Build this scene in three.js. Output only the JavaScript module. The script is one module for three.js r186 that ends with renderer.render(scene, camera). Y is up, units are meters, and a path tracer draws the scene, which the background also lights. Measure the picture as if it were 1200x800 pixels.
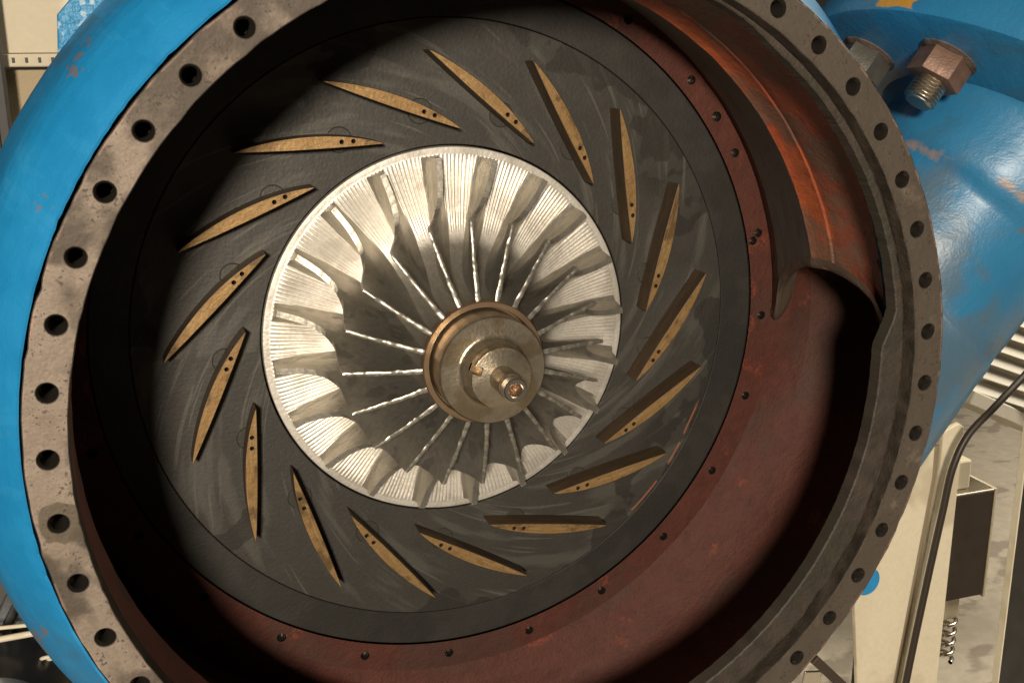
import * as THREE from 'three';
import { mergeGeometries, mergeVertices, toCreasedNormals } from 'three/addons/utils/BufferGeometryUtils.js';
import { RoundedBoxGeometry } from 'three/addons/geometries/RoundedBoxGeometry.js';

// ---------------------------------------------------------------- camera, light, exposure
const scene = new THREE.Scene();
const camera = new THREE.PerspectiveCamera(34.76, 1.5, 0.05, 30);
{
  const x = new THREE.Vector3(0.94583, -0.00642, 0.32461), y = new THREE.Vector3(0.09041, 0.96547, -0.24432), z = new THREE.Vector3(-0.31183, 0.26044, 0.91375);
  camera.quaternion.setFromRotationMatrix(new THREE.Matrix4().makeBasis(x, y, z));
  camera.position.set(-0.27748, 0.27090, 0.97380);
}
scene.add(camera);
scene.background = new THREE.Color(0.024, 0.021, 0.017);            // dim workshop air round the machine
const key = new THREE.SpotLight(new THREE.Color(1.0, 0.89, 0.74), 41, 0, 0.55, 0.6, 2);   // the warm work lamp, left of and behind the camera
key.position.set(-1.04, 0.80, 2.98); key.target.position.set(0.06, 0.0, 0.05);
key.castShadow = true; key.shadow.radius = 9; key.shadow.mapSize.set(2048, 2048); key.shadow.camera.near = 0.3; key.shadow.camera.far = 8; key.shadow.bias = -0.0004;
scene.add(key, key.target);
const fill = new THREE.RectAreaLight(new THREE.Color(1.0, 0.90, 0.76), 0.45, 2.2, 1.2);   // added dim fill from above, no lamp seen there
fill.intensity = 0.13; fill.position.set(0.5, 2.1, 1.4); fill.lookAt(0.2, -0.2, -0.1); scene.add(fill);
const back = new THREE.RectAreaLight(new THREE.Color(1.0, 0.90, 0.72), 17, 0.7, 1.6);    // added unseen area light to brighten the background at the right
back.position.set(2.1, 1.2, 0.0); back.lookAt(1.2, -0.7, -0.6); scene.add(back);
const renderer = new THREE.WebGLRenderer({ antialias: true });
renderer.toneMapping = THREE.LinearToneMapping; renderer.toneMappingExposure = 1.0;
renderer.shadowMap.enabled = true; renderer.shadowMap.type = THREE.PCFSoftShadowMap;

// ---------------------------------------------------------------- noise and helpers
let seed = 7;
const rnd = () => { seed = (seed * 1664525 + 1013904223) >>> 0; return seed / 4294967296; };
const LAT = new Float32Array(65536); for (let i = 0; i < 65536; i++) LAT[i] = rnd();
function vn(x, y, s = 0) {                                           // value noise, 0..1
  x += s * 17.31; y += s * 9.77;
  const xi = Math.floor(x), yi = Math.floor(y); let fx = x - xi, fy = y - yi;
  fx = fx * fx * (3 - 2 * fx); fy = fy * fy * (3 - 2 * fy);
  const a = xi & 255, b = (xi + 1) & 255, c = (yi & 255) << 8, d = ((yi + 1) & 255) << 8;
  return (LAT[a | c] * (1 - fx) + LAT[b | c] * fx) * (1 - fy) + (LAT[a | d] * (1 - fx) + LAT[b | d] * fx) * fy;
}
function fbm(x, y, o = 4, s = 0) { let v = 0, a = 0.5, t = 0; x += 3.7; for (let i = 0; i < o; i++) { const u = 0.79 * x - 0.613 * y, w = 0.613 * x + 0.79 * y; v += a * vn(u, w, s + i); t += a; a *= 0.5; x = u * 2.03; y = w * 2.03; } return v / t; }
const clamp = (x, a = 0, b = 1) => Math.min(b, Math.max(a, x));
const sm = (a, b, x) => { const t = clamp((x - a) / (b - a)); return t * t * (3 - 2 * t); };
const lerp = (a, b, t) => a + (b - a) * t;
const mix3 = (a, b, t) => [lerp(a[0], b[0], t), lerp(a[1], b[1], t), lerp(a[2], b[2], t)];
const mul3 = (a, k) => [a[0] * k, a[1] * k, a[2] * k];
const deg = Math.PI / 180;
const enc = (c) => 255 * (c <= 0.0031308 ? 12.92 * c : 1.055 * Math.pow(Math.min(c, 1), 1 / 2.4) - 0.055);
// a square texture of `span` metres, centred on (cx, cy); fn(x, y) in metres gives a linear colour (or a grey number)
function tex(size, span, fn, opt = {}) {
  const d = new Uint8Array(size * size * 4), { cx = 0, cy = 0, wrap = false, data = false } = opt;
  for (let j = 0; j < size; j++) for (let i = 0; i < size; i++) {
    const x = cx + (wrap ? (i + 0.5) / size * span : ((i + 0.5) / size - 0.5) * span), y = cy + (wrap ? (j + 0.5) / size * span : ((j + 0.5) / size - 0.5) * span);
    const c = fn(x, y), k = (j * size + i) * 4;
    if (typeof c === 'number') { d[k] = d[k + 1] = d[k + 2] = clamp(c) * 255; } else if (data) { d[k] = c[0] * 255; d[k + 1] = c[1] * 255; d[k + 2] = c[2] * 255; } else { d[k] = enc(c[0]); d[k + 1] = enc(c[1]); d[k + 2] = enc(c[2]); }
    d[k + 3] = 255;
  }
  const t = new THREE.DataTexture(d, size, size, THREE.RGBAFormat);
  t.magFilter = THREE.LinearFilter; t.minFilter = THREE.LinearMipmapLinearFilter; t.generateMipmaps = true;
  t.wrapS = t.wrapT = wrap ? THREE.MirroredRepeatWrapping : THREE.ClampToEdgeWrapping;
  t.repeat.set(1 / span, 1 / span);
  if (!wrap) t.offset.set(0.5 - cx / span, 0.5 - cy / span);
  if (!opt.data && !opt.grey) t.colorSpace = THREE.SRGBColorSpace;
  t.needsUpdate = true;
  return t;
}
const mat = (o) => new THREE.MeshStandardMaterial({ side: THREE.DoubleSide, ...o });
const phys = (o) => new THREE.MeshPhysicalMaterial({ side: THREE.DoubleSide, ...o });
const rgb = (r, g, b) => new THREE.Color().setRGB(r, g, b);

// a grid of points p(i, j) -> [x, y, z, u, v]
function grid(nu, nv, p, flip = false) {
  const pos = [], uv = [], ix = [];
  for (let j = 0; j <= nv; j++) for (let i = 0; i <= nu; i++) { const q = p(i, j); pos.push(q[0], q[1], q[2]); uv.push(q[3] ?? 0, q[4] ?? 0); }
  for (let j = 0; j < nv; j++) for (let i = 0; i < nu; i++) {
    const a = j * (nu + 1) + i, b = a + 1, c = a + nu + 1, d = c + 1;
    if (flip) ix.push(a, c, b, b, c, d); else ix.push(a, b, c, b, d, c);
  }
  const g = new THREE.BufferGeometry();
  g.setAttribute('position', new THREE.Float32BufferAttribute(pos, 3)); g.setAttribute('uv', new THREE.Float32BufferAttribute(uv, 2)); g.setIndex(ix);
  g.computeVertexNormals();
  return g;
}
// profile [[r, z], ...] turned about the z axis; planar: uv = x, y in metres, else (arc, profile length)
function revolve(prof, n = 96, o = {}) {
  const { t0 = 0, t1 = 2 * Math.PI, planar = false, f = null, crease = 0.6, rref = null } = o;
  const L = [0]; for (let k = 1; k < prof.length; k++) L.push(L[k - 1] + Math.hypot(prof[k][0] - prof[k - 1][0], prof[k][1] - prof[k - 1][1]));
  const R = rref ?? Math.max(...prof.map((q) => q[0]));
  let g = grid(n, prof.length - 1, (i, j) => {
    const t = lerp(t0, t1, i / n); let [r, z] = prof[j];
    if (f) [r, z] = f(r, z, t, j);
    const x = r * Math.cos(t), y = r * Math.sin(t);
    return planar ? [x, y, z, x, y] : [x, y, z, t * R, L[j]];
  });
  if (crease) { g = toCreasedNormals(g, crease); }
  return g;
}
function numbered(name) { numbered.c ??= {}; const k = numbered.c[name] = (numbered.c[name] ?? -1) + 1; return k ? `${name}_${String(k).padStart(3, '0')}` : name; }
function part(name, geo, m, parent, label) {
  const o = new THREE.Mesh(geo, m); o.name = numbered(name); o.castShadow = o.receiveShadow = true; parent.add(o);
  if (label) o.userData.label = label;
  return o;
}
function thing(name, label, category, group) {
  const o = new THREE.Group(); o.name = numbered(name); o.userData = { label, category }; if (group) o.userData.group = group; scene.add(o); return o;
}
function structure(name, geo, m) { const o = part(name, geo, m, scene); o.userData.kind = 'structure'; return o; }
const place = (g, x, y, z, rx = 0, ry = 0, rz = 0) => { g.applyMatrix4(new THREE.Matrix4().compose(new THREE.Vector3(x, y, z), new THREE.Quaternion().setFromEuler(new THREE.Euler(rx, ry, rz)), new THREE.Vector3(1, 1, 1))); return g; };
const merge = (l) => mergeGeometries(l.map((g) => { const h = g.index ? g.toNonIndexed() : g; for (const k of Object.keys(h.attributes)) if (!['position', 'normal', 'uv'].includes(k)) h.deleteAttribute(k); return h; }));
const rbox = (w, h, d, r = 0.001) => new RoundedBoxGeometry(w, h, d, 2, r);
function metricUv(g) {                                               // box-mapped uv in metres
  const p = g.attributes.position, n = g.attributes.normal, uv = new Float32Array(p.count * 2);
  for (let i = 0; i < p.count; i++) {
    const a = Math.abs(n.getX(i)), b = Math.abs(n.getY(i)), c = Math.abs(n.getZ(i));
    if (c >= a && c >= b) { uv[2 * i] = p.getX(i); uv[2 * i + 1] = p.getY(i); } else if (a >= b) { uv[2 * i] = p.getZ(i); uv[2 * i + 1] = p.getY(i); } else { uv[2 * i] = p.getX(i); uv[2 * i + 1] = p.getZ(i); }
  }
  g.setAttribute('uv', new THREE.BufferAttribute(uv, 2)); return g;
}

// ---------------------------------------------------------------- measures (metres; the machine's axis is z)
const ZF = 0.2386;            // front face of the casing flange
const ZP = -0.0240;           // face of the diffuser plate
const RI = 0.3365, RO = 0.3652, RH = 0.35;
const HOLE0 = 125.73 * deg, NH = 48;
const AX = [Math.cos(54 * deg), Math.sin(54 * deg)], NX = [AX[1], -AX[0]];   // along the outlet, and square to it

// ---------------------------------------------------------------- materials
const grain = tex(1024, 0.25, (x, y) => fbm(x * 420, y * 420, 4, 3), { wrap: true, grey: true });
const lumps = tex(1024, 0.30, (x, y) => 0.65 * fbm(x * 160, y * 160, 3, 5) + 0.35 * fbm(x * 620, y * 620, 2, 9), { wrap: true, grey: true });

const stainAt = [RH * Math.cos(HOLE0 + 8 * 7.5 * deg), RH * Math.sin(HOLE0 + 8 * 7.5 * deg)];
const flangeMap = tex(1536, 0.76, (x, y) => {
  const r = Math.hypot(x, y); if (r < 0.325 || r > 0.372) return [0.2, 0.16, 0.13];
  const big = fbm(x * 22, y * 22, 4, 1), mid = fbm(x * 120, y * 120, 3, 2), fine = fbm(x * 560, y * 560, 3, 4);
  let c = mix3([0.185, 0.140, 0.105], [0.315, 0.254, 0.200], clamp(mid * 0.55 + fine * 0.75 - 0.12));
  c = mix3(c, [0.135, 0.095, 0.066], 0.5 * sm(0.50, 0.72, big));                            // rust brown patches
  c = mix3(c, [0.060, 0.046, 0.033], 0.84 * sm(0.40, 0.62, fbm(x * 30 + 3, y * 30, 5, 11) + 0.34 * sm(0.05, 0.20, x)));  // old oil and dirt patches, darker towards the outlet side
  const w = fbm(x * 70, y * 70, 3, 8) * 0.010;
  c = mix3(c, [0.085, 0.066, 0.040], 0.80 * (1 - sm(0.019, 0.0205, Math.hypot(x - stainAt[0], y - stainAt[1]) + w)));   // the oil stain round one hole
  c = mix3(c, [0.05, 0.036, 0.028], 0.8 * sm(0.62, 0.72, fine) * sm(0.45, 0.6, mid));       // pits
  c = mix3(c, [0.46, 0.27, 0.20], 0.5 * sm(0.3625, 0.3645, r) * sm(0.45, 0.6, mid));        // primer left at the rim
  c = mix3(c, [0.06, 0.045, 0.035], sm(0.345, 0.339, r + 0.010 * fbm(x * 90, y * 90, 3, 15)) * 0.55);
  return c;
});
const M = {};
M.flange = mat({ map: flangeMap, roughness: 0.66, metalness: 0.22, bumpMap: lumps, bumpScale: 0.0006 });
M.rim = mat({ map: tex(512, 0.3, (x, y) => { const a = fbm(x * 60, y * 60, 4, 6); return mix3([0.05, 0.032, 0.024], [0.20, 0.14, 0.11], a * a * 1.6); }, { wrap: true }), roughness: 0.7, metalness: 0.3, bumpMap: lumps, bumpScale: 0.0012 });
const blueBase = (x, y) => {
  const a = fbm(x * 9, y * 9, 4, 21), b = fbm(x * 40, y * 40, 4, 22), f = fbm(x * 260, y * 260, 2, 23);
  let c = mix3([0.006, 0.185, 0.42], [0.016, 0.25, 0.52], b);
  c = mix3(c, [0.035, 0.13, 0.22], 0.7 * sm(0.55, 0.70, a) * sm(0.35, 0.62, b));             // greasy smudges
  c = mix3(c, [0.20, 0.12, 0.07], 0.7 * sm(0.735, 0.775, fbm(x * 26, y * 26, 4, 24)) * sm(0.45, 0.55, f));   // rubbed through
  c = mix3(c, [0.05, 0.30, 0.55], 0.12 * sm(0.62, 0.66, fbm(x * 120, y * 30, 3, 27)));
  return c;
};
M.sideDark = mat({ map: tex(512, 0.3, (x, y) => { const a = fbm(x * 70, y * 70, 4, 16); return mix3([0.022, 0.019, 0.013], [0.085, 0.062, 0.045], a * a * 1.5); }, { wrap: true }), roughness: 0.6, metalness: 0.15, bumpMap: lumps, bumpScale: 0.0012 });  // dark brown tone for the flange sides and bore
M.blue = phys({ map: tex(1024, 0.6, blueBase, { wrap: true }), roughness: 0.46, metalness: 0.0, bumpMap: lumps, bumpScale: 0.0004, clearcoat: 0.12, clearcoatRoughness: 0.35 });
M.blueShaded = phys({ map: tex(1024, 0.6, (x, y) => { let c = mix3(blueBase(x + 0.2, y), [0.032, 0.125, 0.205], 0.62); c = mix3(c, [0.10, 0.105, 0.10], 0.55 * sm(0.56, 0.70, fbm(x * 13, y * 13, 4, 28))); return mix3(c, [0.30, 0.19, 0.12], 0.75 * sm(0.05, 0.0, Math.abs(y - 0.388) * 6 + 0.16 * fbm(x * 60, y * 60, 4, 29) - 0.05)); }, { wrap: true }), roughness: 0.42, bumpMap: lumps, bumpScale: 0.00045, clearcoat: 0.15, clearcoatRoughness: 0.3 });  // blue darkened to paint in weaker light; grey smudges and worn seam on top
M.blueRough = phys({ map: tex(512, 0.3, (x, y) => mix3(mix3([0.02, 0.17, 0.34], [0.04, 0.26, 0.46], fbm(x * 150, y * 150, 3, 2)), [0.45, 0.55, 0.6], 0.7 * sm(0.60, 0.68, fbm(x * 240, y * 240, 3, 5))), { wrap: true }), roughness: 0.5, bumpMap: lumps, bumpScale: 0.002 });
const redBase = (x, y) => {
  const a = fbm(x * 14, y * 14, 4, 31), b = fbm(x * 70, y * 70, 4, 32), f = fbm(x * 420, y * 420, 2, 33);
  let c = mix3([0.064, 0.023, 0.0165], [0.096, 0.033, 0.023], b);
  c = mix3(c, [0.055, 0.033, 0.026], 0.6 * sm(0.46, 0.66, a));                              // oily brown film in patches
  c = mix3(c, [0.24, 0.056, 0.030], 0.45 * sm(0.66, 0.80, fbm(x * 30, y * 30, 4, 34)) * sm(0.4, 0.5, f));   // fresh primer showing
  c = mix3(c, [0.05, 0.025, 0.018], 0.5 * sm(0.74, 0.80, fbm(x * 200, y * 200, 2, 35)));
  return c;
};
M.red = phys({ specularIntensity: 0.3, map: tex(1024, 0.5, redBase, { wrap: true }), roughness: 0.62, metalness: 0.0, bumpMap: lumps, bumpScale: 0.0012, clearcoat: 0.0 });
const lipPaint = (x, y) => mix3(mix3([0.16, 0.030, 0.018], [0.26, 0.052, 0.026], fbm(x * 60, y * 60, 4, 45)), [0.07, 0.04, 0.03], 0.8 * sm(0.52, 0.64, fbm(x * 18, y * 18, 4, 46)));
M.lip = phys({ map: tex(512, 0.5, lipPaint, { wrap: true }), roughness: 0.5, bumpMap: lumps, bumpScale: 0.0010 });
M.orange = phys({ map: tex(1024, 0.5, (x, y) => {                    // x along the bore, y up from the machined band
  const a = fbm(x * 16 + 5, y * 16, 4, 41), b = fbm(x * 90, y * 90, 4, 42), e = y + 0.020 * (a - 0.5);
  let c = mix3([0.125, 0.036, 0.021], [0.195, 0.055, 0.031], b);                              // brown red paint, with the shade below the flange mixed in
  c = mix3(c, mix3([0.22, 0.050, 0.018], [0.33, 0.076, 0.026], b), sm(0.030, 0.024, e));     // lit orange strip painted in next to the band
  c = mix3(c, [0.24, 0.050, 0.022], 0.8 * sm(0.44, 0.58, fbm(x * 13, y * 7, 4, 44)) * sm(0.10, 0.18, x));
  return mix3(c, [0.10, 0.064, 0.044], 0.75 * sm(0.52, 0.66, fbm(x * 24, y * 24, 4, 43)));   // worn to brown metal
}, { wrap: true }), roughness: 0.46, metalness: 0.0, bumpMap: lumps, bumpScale: 0.0010, clearcoat: 0.12, clearcoatRoughness: 0.4 });
M.land = mat({ map: tex(512, 0.3, (x, y) => mix3([0.070, 0.060, 0.050], [0.135, 0.118, 0.098], fbm(x * 30, y * 200, 4, 51)), { wrap: true }), roughness: 0.55, metalness: 0.45, bumpMap: grain, bumpScale: 0.0003 });
M.tongue = mat({ map: tex(512, 0.3, (x, y) => mix3([0.060, 0.042, 0.032], [0.125, 0.085, 0.062], fbm(x * 50, y * 50, 4, 53)), { wrap: true }), roughness: 0.5, metalness: 0.3, bumpMap: lumps, bumpScale: 0.001 });
M.ledge = mat({ map: tex(1024, 0.76, (x, y) => mix3(mix3([0.030, 0.023, 0.017], [0.070, 0.053, 0.039], fbm(x * 90, y * 90, 4, 55)), [0.036, 0.034, 0.022], 0.5 * sm(0.48, 0.6, fbm(x * 25, y * 25, 4, 56)))), roughness: 0.66, metalness: 0.15, bumpMap: lumps, bumpScale: 0.0012 });
const plateBase = (x, y) => {
  const r = Math.hypot(x, y), t = Math.atan2(y, x);
  const big = fbm(x * 11, y * 11, 4, 61), mid = fbm(x * 46, y * 46, 4, 62), fine = fbm(x * 380, y * 380, 3, 63);
  let c = mix3([0.044, 0.040, 0.034], [0.068, 0.062, 0.053], mid * 0.6 + fine * 0.4);
  const spiral = t - Math.log(r / 0.2) * 1.7;                                                 // wipe marks follow the gas path
  c = mix3(c, [0.115, 0.106, 0.089], 0.55 * sm(0.54, 0.74, fbm(spiral * 9, r * 26, 4, 64)));
  c = mix3(c, [0.14, 0.13, 0.108], 0.5 * sm(0.70, 0.76, fbm(spiral * 40, r * 22, 3, 65)));
  const oil = fbm(x * 17 + 2, y * 17 + 5, 4, 66) + 0.75 * (r - 0.262) / 0.06 * 0.20 + 0.075 * sm(15, 0, Math.abs(t / deg + 38)) * sm(0.235, 0.27, r) + 0.07 * sm(40, 10, Math.abs(t / deg + 105)) * sm(0.25, 0.28, r);         // oil crept in from the edge, with a hard outline
  c = mix3(c, [0.030, 0.027, 0.022], 0.72 * sm(0.590, 0.615, oil) * sm(0.235, 0.26, r));
  const run = sm(0.0015, 0.0004, Math.abs(r - 0.2945 + 0.006 * (vn(t * 9, 3) - 0.5))) * sm(-50, -47, t / deg) * sm(-19, -22, t / deg);   // orange primer scratched in along the joint
  c = mix3(c, [0.50, 0.17, 0.08], run * sm(0.48, 0.58, vn(t * 26, 6)) * 0.65);
  return c;
};
M.plate = mat({ map: tex(1536, 0.70, plateBase), roughness: 0.50, metalness: 0.35, roughnessMap: null, bumpMap: grain, bumpScale: 0.00018 });
M.band = mat({ map: tex(1024, 0.70, (x, y) => mix3(mix3([0.032, 0.029, 0.025], [0.052, 0.047, 0.040], fbm(x * 60, y * 60, 4, 67)), [0.026, 0.023, 0.019], 0.45 * sm(0.52, 0.62, fbm(x * 15, y * 15, 4, 68)))), roughness: 0.5, metalness: 0.35, bumpMap: grain, bumpScale: 0.0002 });
M.pivot = mat({ color: rgb(0.058, 0.053, 0.044), roughness: 0.45, metalness: 0.4, bumpMap: grain, bumpScale: 0.0002 });
const brassTex = (s) => tex(512, 0.15, (x, y) => {
  const a = 0.25 + 0.5 * fbm(x * 120, y * 150, 4, s), f = fbm(x * 700, y * 900, 2, s + 1);
  let c = mix3([0.25, 0.137, 0.047], [0.43, 0.27, 0.115], a);
  c = mix3(c, [0.22, 0.135, 0.05], 0.6 * sm(0.55, 0.72, fbm(x * 130, y * 160, 4, s + 2)));
  c = mix3(c, [0.10, 0.062, 0.030], 0.7 * sm(0.60, 0.72, fbm(x * 38, y * 60, 4, s + 3)));        // tarnish and soot in patches
  c = mix3(c, [0.62, 0.44, 0.22], 0.22 * sm(0.70, 0.74, vn(x * 60 + y * 900, y * 500 - x * 40, s)));   // scratches
  return mix3(c, [0.20, 0.11, 0.045], 0.35 * sm(0.66, 0.76, f));
}, { wrap: true });
const brass = [71, 81, 91, 97, 119].map((s) => mat({ map: brassTex(s), roughness: 0.48, metalness: 0.5, bumpMap: grain, bumpScale: 0.0002 }));
M.vaneSide = mat({ map: tex(256, 0.1, (x, y) => mix3([0.045, 0.028, 0.016], [0.11, 0.068, 0.034], fbm(x * 60, y * 240, 4, 75)), { wrap: true }), roughness: 0.5, metalness: 0.4 });
M.disc = mat({ map: tex(1024, 0.38, (x, y) => {
  const f = fbm(x * 520, y * 520, 3, 101), b = fbm(x * 40, y * 40, 4, 102);
  const c = mix3(mix3([0.66, 0.61, 0.53], [0.86, 0.81, 0.72], f), [0.50, 0.45, 0.38], 0.55 * sm(0.5, 0.68, b));
  const r = Math.hypot(x, y) + 0.016 * (fbm(x * 45, y * 45, 4, 103) - 0.5);
  return mix3(mix3([0.190, 0.173, 0.143], [0.280, 0.257, 0.215], f), c, sm(0.088, 0.104, r));   // dusty grey towards the hub
}), roughness: 0.48, metalness: 0.60, bumpMap: grain, bumpScale: 0.0002 });
M.blade = mat({ map: tex(512, 0.2, (x, y) => {                     // x runs from the inlet (0) to the rim (0.14)
  const f = fbm(x * 330, y * 330, 3, 105), b = fbm(x * 60, y * 60, 4, 106), q = (x % 0.1) + 0.012 * (fbm(x * 70, y * 70, 3, 107) - 0.5);
  const grey = mix3(mix3([0.31, 0.290, 0.252], [0.43, 0.405, 0.352], f), [0.18, 0.167, 0.144], 0.5 * sm(0.64, 0.72, b));   // greyer, darker inlet half
  const clean = mix3([0.38, 0.35, 0.295], [0.52, 0.483, 0.41], f);
  return mix3(grey, clean, sm(0.046, 0.056, q));
}, { wrap: true }), roughness: 0.46, metalness: 0.86, bumpMap: grain, bumpScale: 0.0003 });
M.edge = mat({ map: tex(256, 0.1, (x, y) => mix3([0.28, 0.258, 0.215], [0.44, 0.408, 0.345], sm(0.34, 0.70, fbm(x * 420, y * 420, 3, 108))), { wrap: true }), roughness: 0.36, metalness: 0.7 });
M.hub = mat({ map: tex(512, 0.2, (x, y) => {
  const f = fbm(x * 260, y * 260, 3, 111), b = fbm(x * 48, y * 48, 4, 112);
  return mix3(mix3([0.34, 0.285, 0.205], [0.46, 0.405, 0.31], f), [0.26, 0.185, 0.10], 0.6 * sm(0.46, 0.64, b));
}, { wrap: true }), roughness: 0.33, metalness: 0.85, bumpMap: grain, bumpScale: 0.00018 });
M.hubRing = mat({ map: tex(256, 0.2, (x, y) => mix3([0.25, 0.16, 0.095], [0.42, 0.30, 0.19], fbm(x * 60, y * 60, 4, 113)), { wrap: true }), roughness: 0.4, metalness: 0.8 });
M.steel = mat({ color: rgb(0.62, 0.58, 0.51), roughness: 0.25, metalness: 0.95 });
M.thread = mat({ color: rgb(0.40, 0.35, 0.28), roughness: 0.30, metalness: 0.95 });
M.tapped = mat({ color: rgb(0.085, 0.072, 0.060), roughness: 0.27, metalness: 0.85 });
M.copper = mat({ color: rgb(0.30, 0.20, 0.13), roughness: 0.4, metalness: 0.9 });
M.dark = mat({ color: rgb(0.012, 0.010, 0.009), roughness: 0.85 });

// ================================================================ the setting
const concrete = mat({ map: tex(1024, 2.0, (x, y) => {
  const a = fbm(x * 5, y * 5, 5, 131), b = fbm(x * 50, y * 50, 4, 132);
  return mix3(mix3([0.46, 0.40, 0.32], [0.66, 0.59, 0.49], b * 0.7 + a * 0.3), [0.24, 0.20, 0.16], 0.6 * sm(0.56, 0.70, fbm(x * 14, y * 22, 4, 133)));
}, { wrap: true }), roughness: 0.8, bumpMap: lumps, bumpScale: 0.001 });
{
  const g = metricUv(new THREE.BoxGeometry(9, 0.1, 9)); structure('floor', place(g, 0, -1.0, 0), concrete);
}

// ================================================================ the casing
const casing = thing('compressor_casing', 'large round blue painted cast casing with rusty bolt flange ring and dark red interior', 'compressor casing');

// flange ring with its 48 tapped holes
{
  const sh = new THREE.Shape(); const N = 288;
  const pts = []; for (let i = 0; i < N; i++) { const t = i / N * 2 * Math.PI, r = RO + 0.0010 * (vn(t * 40, 1) - 0.5) + 0.0016 * Math.max(0, vn(t * 110, 7) - 0.72) * -3; pts.push(new THREE.Vector2(r * Math.cos(t), r * Math.sin(t))); }
  sh.setFromPoints(pts);
  const inn = []; for (let i = 0; i < N; i++) { const t = -i / N * 2 * Math.PI, r = RI + 0.0007 * (vn(t * 60, 3) - 0.5) + 0.0012 * Math.max(0, vn(t * 140, 9) - 0.75) * 2; inn.push(new THREE.Vector2(r * Math.cos(t), r * Math.sin(t))); }
  sh.holes.push(new THREE.Path().setFromPoints(inn));
  for (let k = 0; k < NH; k++) { const t = HOLE0 + k * 7.5 * deg, p = new THREE.Path(); p.absarc(RH * Math.cos(t), RH * Math.sin(t), 0.0067, 0, Math.PI * 2, true); sh.holes.push(p); }
  const g = new THREE.ExtrudeGeometry(sh, { depth: 0.013, bevelEnabled: true, bevelThickness: 0.0008, bevelSize: 0.0008, bevelOffset: -0.0008, bevelSegments: 2, curveSegments: 20 });
  place(g, 0, 0, ZF - 0.013 - 0.0008); 
  const ring = part('bolt_flange', metricUv(g), [M.flange, M.sideDark], casing, 'rusty bare metal ring with tapped bolt holes');
  const wall = [[0.0067, 0.0002], [0.0060, -0.0016]];
  for (let z = -0.0016; z > -0.034; z -= 0.0016) { wall.push([0.0055, z - 0.0008], [0.0060, z - 0.0016]); }
  wall.push([0.0052, -0.036], [0, -0.038]);
  const hg = revolve(wall.map(([r, z]) => [r, z - 0.0009]), 20, { crease: 0.4 });
  for (let k = 0; k < NH; k++) {
    const t = HOLE0 + k * 7.5 * deg, h = part('threaded_hole', hg, M.tapped, ring);
    h.position.set(RH * Math.cos(t), RH * Math.sin(t), ZF); h.rotation.z = k * 1.7;
  }
}
// outer shell: slopes away from the flange, rounds over, runs back
{
  const prof0 = [[0.3420, 0.1900], [0.3668, 0.1900], [0.3668, 0.2335], [0.3685, 0.2342], [0.374, 0.2300], [0.384, 0.2200], [0.394, 0.2085], [0.401, 0.1985], [0.4065, 0.187], [0.4105, 0.172], [0.4145, 0.150], [0.4180, 0.128], [0.4205, 0.10], [0.4220, 0.06], [0.4225, 0.0], [0.420, -0.07], [0.408, -0.11], [0.38, -0.14], [0.30, -0.15], [0.0, -0.15]];
  const deep0 = [[0.3420, 0.1900], [0.3668, 0.1900], [0.3668, 0.2335], [0.3680, 0.2320], [0.371, 0.2200], [0.376, 0.2060], [0.383, 0.1920], [0.391, 0.1770], [0.401, 0.1600], [0.412, 0.142], [0.424, 0.122], [0.436, 0.102], [0.446, 0.080], [0.455, 0.05], [0.460, 0.0], [0.457, -0.07], [0.440, -0.11], [0.40, -0.14], [0.30, -0.15], [0.0, -0.15]];
  const dense = (a) => a.flatMap((p, k) => k + 1 < a.length && k > 3 && k < 16 ? [0, 0.25, 0.5, 0.75].map((u) => [lerp(p[0], a[k + 1][0], u), lerp(p[1], a[k + 1][1], u)]) : [p]);
  const prof = dense(prof0), deep = dense(deep0);
  const g = revolve(prof, 420, { crease: 0.5, rref: 0.42, t0: 135 * deg, t1: 495 * deg, f: (r0, z0, t, j) => {
    const d = Math.abs((((t / deg + 36) % 360) + 540) % 360 - 180), k = sm(135, 85, d), r = lerp(r0, deep[j][0], k), z = lerp(z0, deep[j][1], k);
    const w = r > 0.369 && z > -0.1 ? 0.0014 * (fbm(t * 9, z * 30, 3, 2) - 0.5) : 0;
    const chip = (r > 0.3660 && r < 0.3690 && z > 0.23) ? 0.0018 * Math.max(0, vn(t * 70, 4) - 0.55) : 0;
    return [r + w + chip, z - chip * 2.0];
  } });
  // the shell is open where the outlet bore leaves it
  const p = g.attributes.position, keep = [];
  for (let i = 0; i < p.count; i += 3) {
    let x = 0, y = 0, z = 0; for (let k = 0; k < 3; k++) { x += p.getX(i + k) / 3; y += p.getY(i + k) / 3; z += p.getZ(i + k) / 3; }
    const s = x * AX[0] + y * AX[1], n = x * NX[0] + y * NX[1];
    if (!(s > 0.02 && Math.hypot(n - 0.335, z - 0.0755) < 0.107)) keep.push(i, i + 1, i + 2);
  }
  g.setIndex(keep);
  part('blue_shell', g, M.blue, casing);
}
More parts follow.
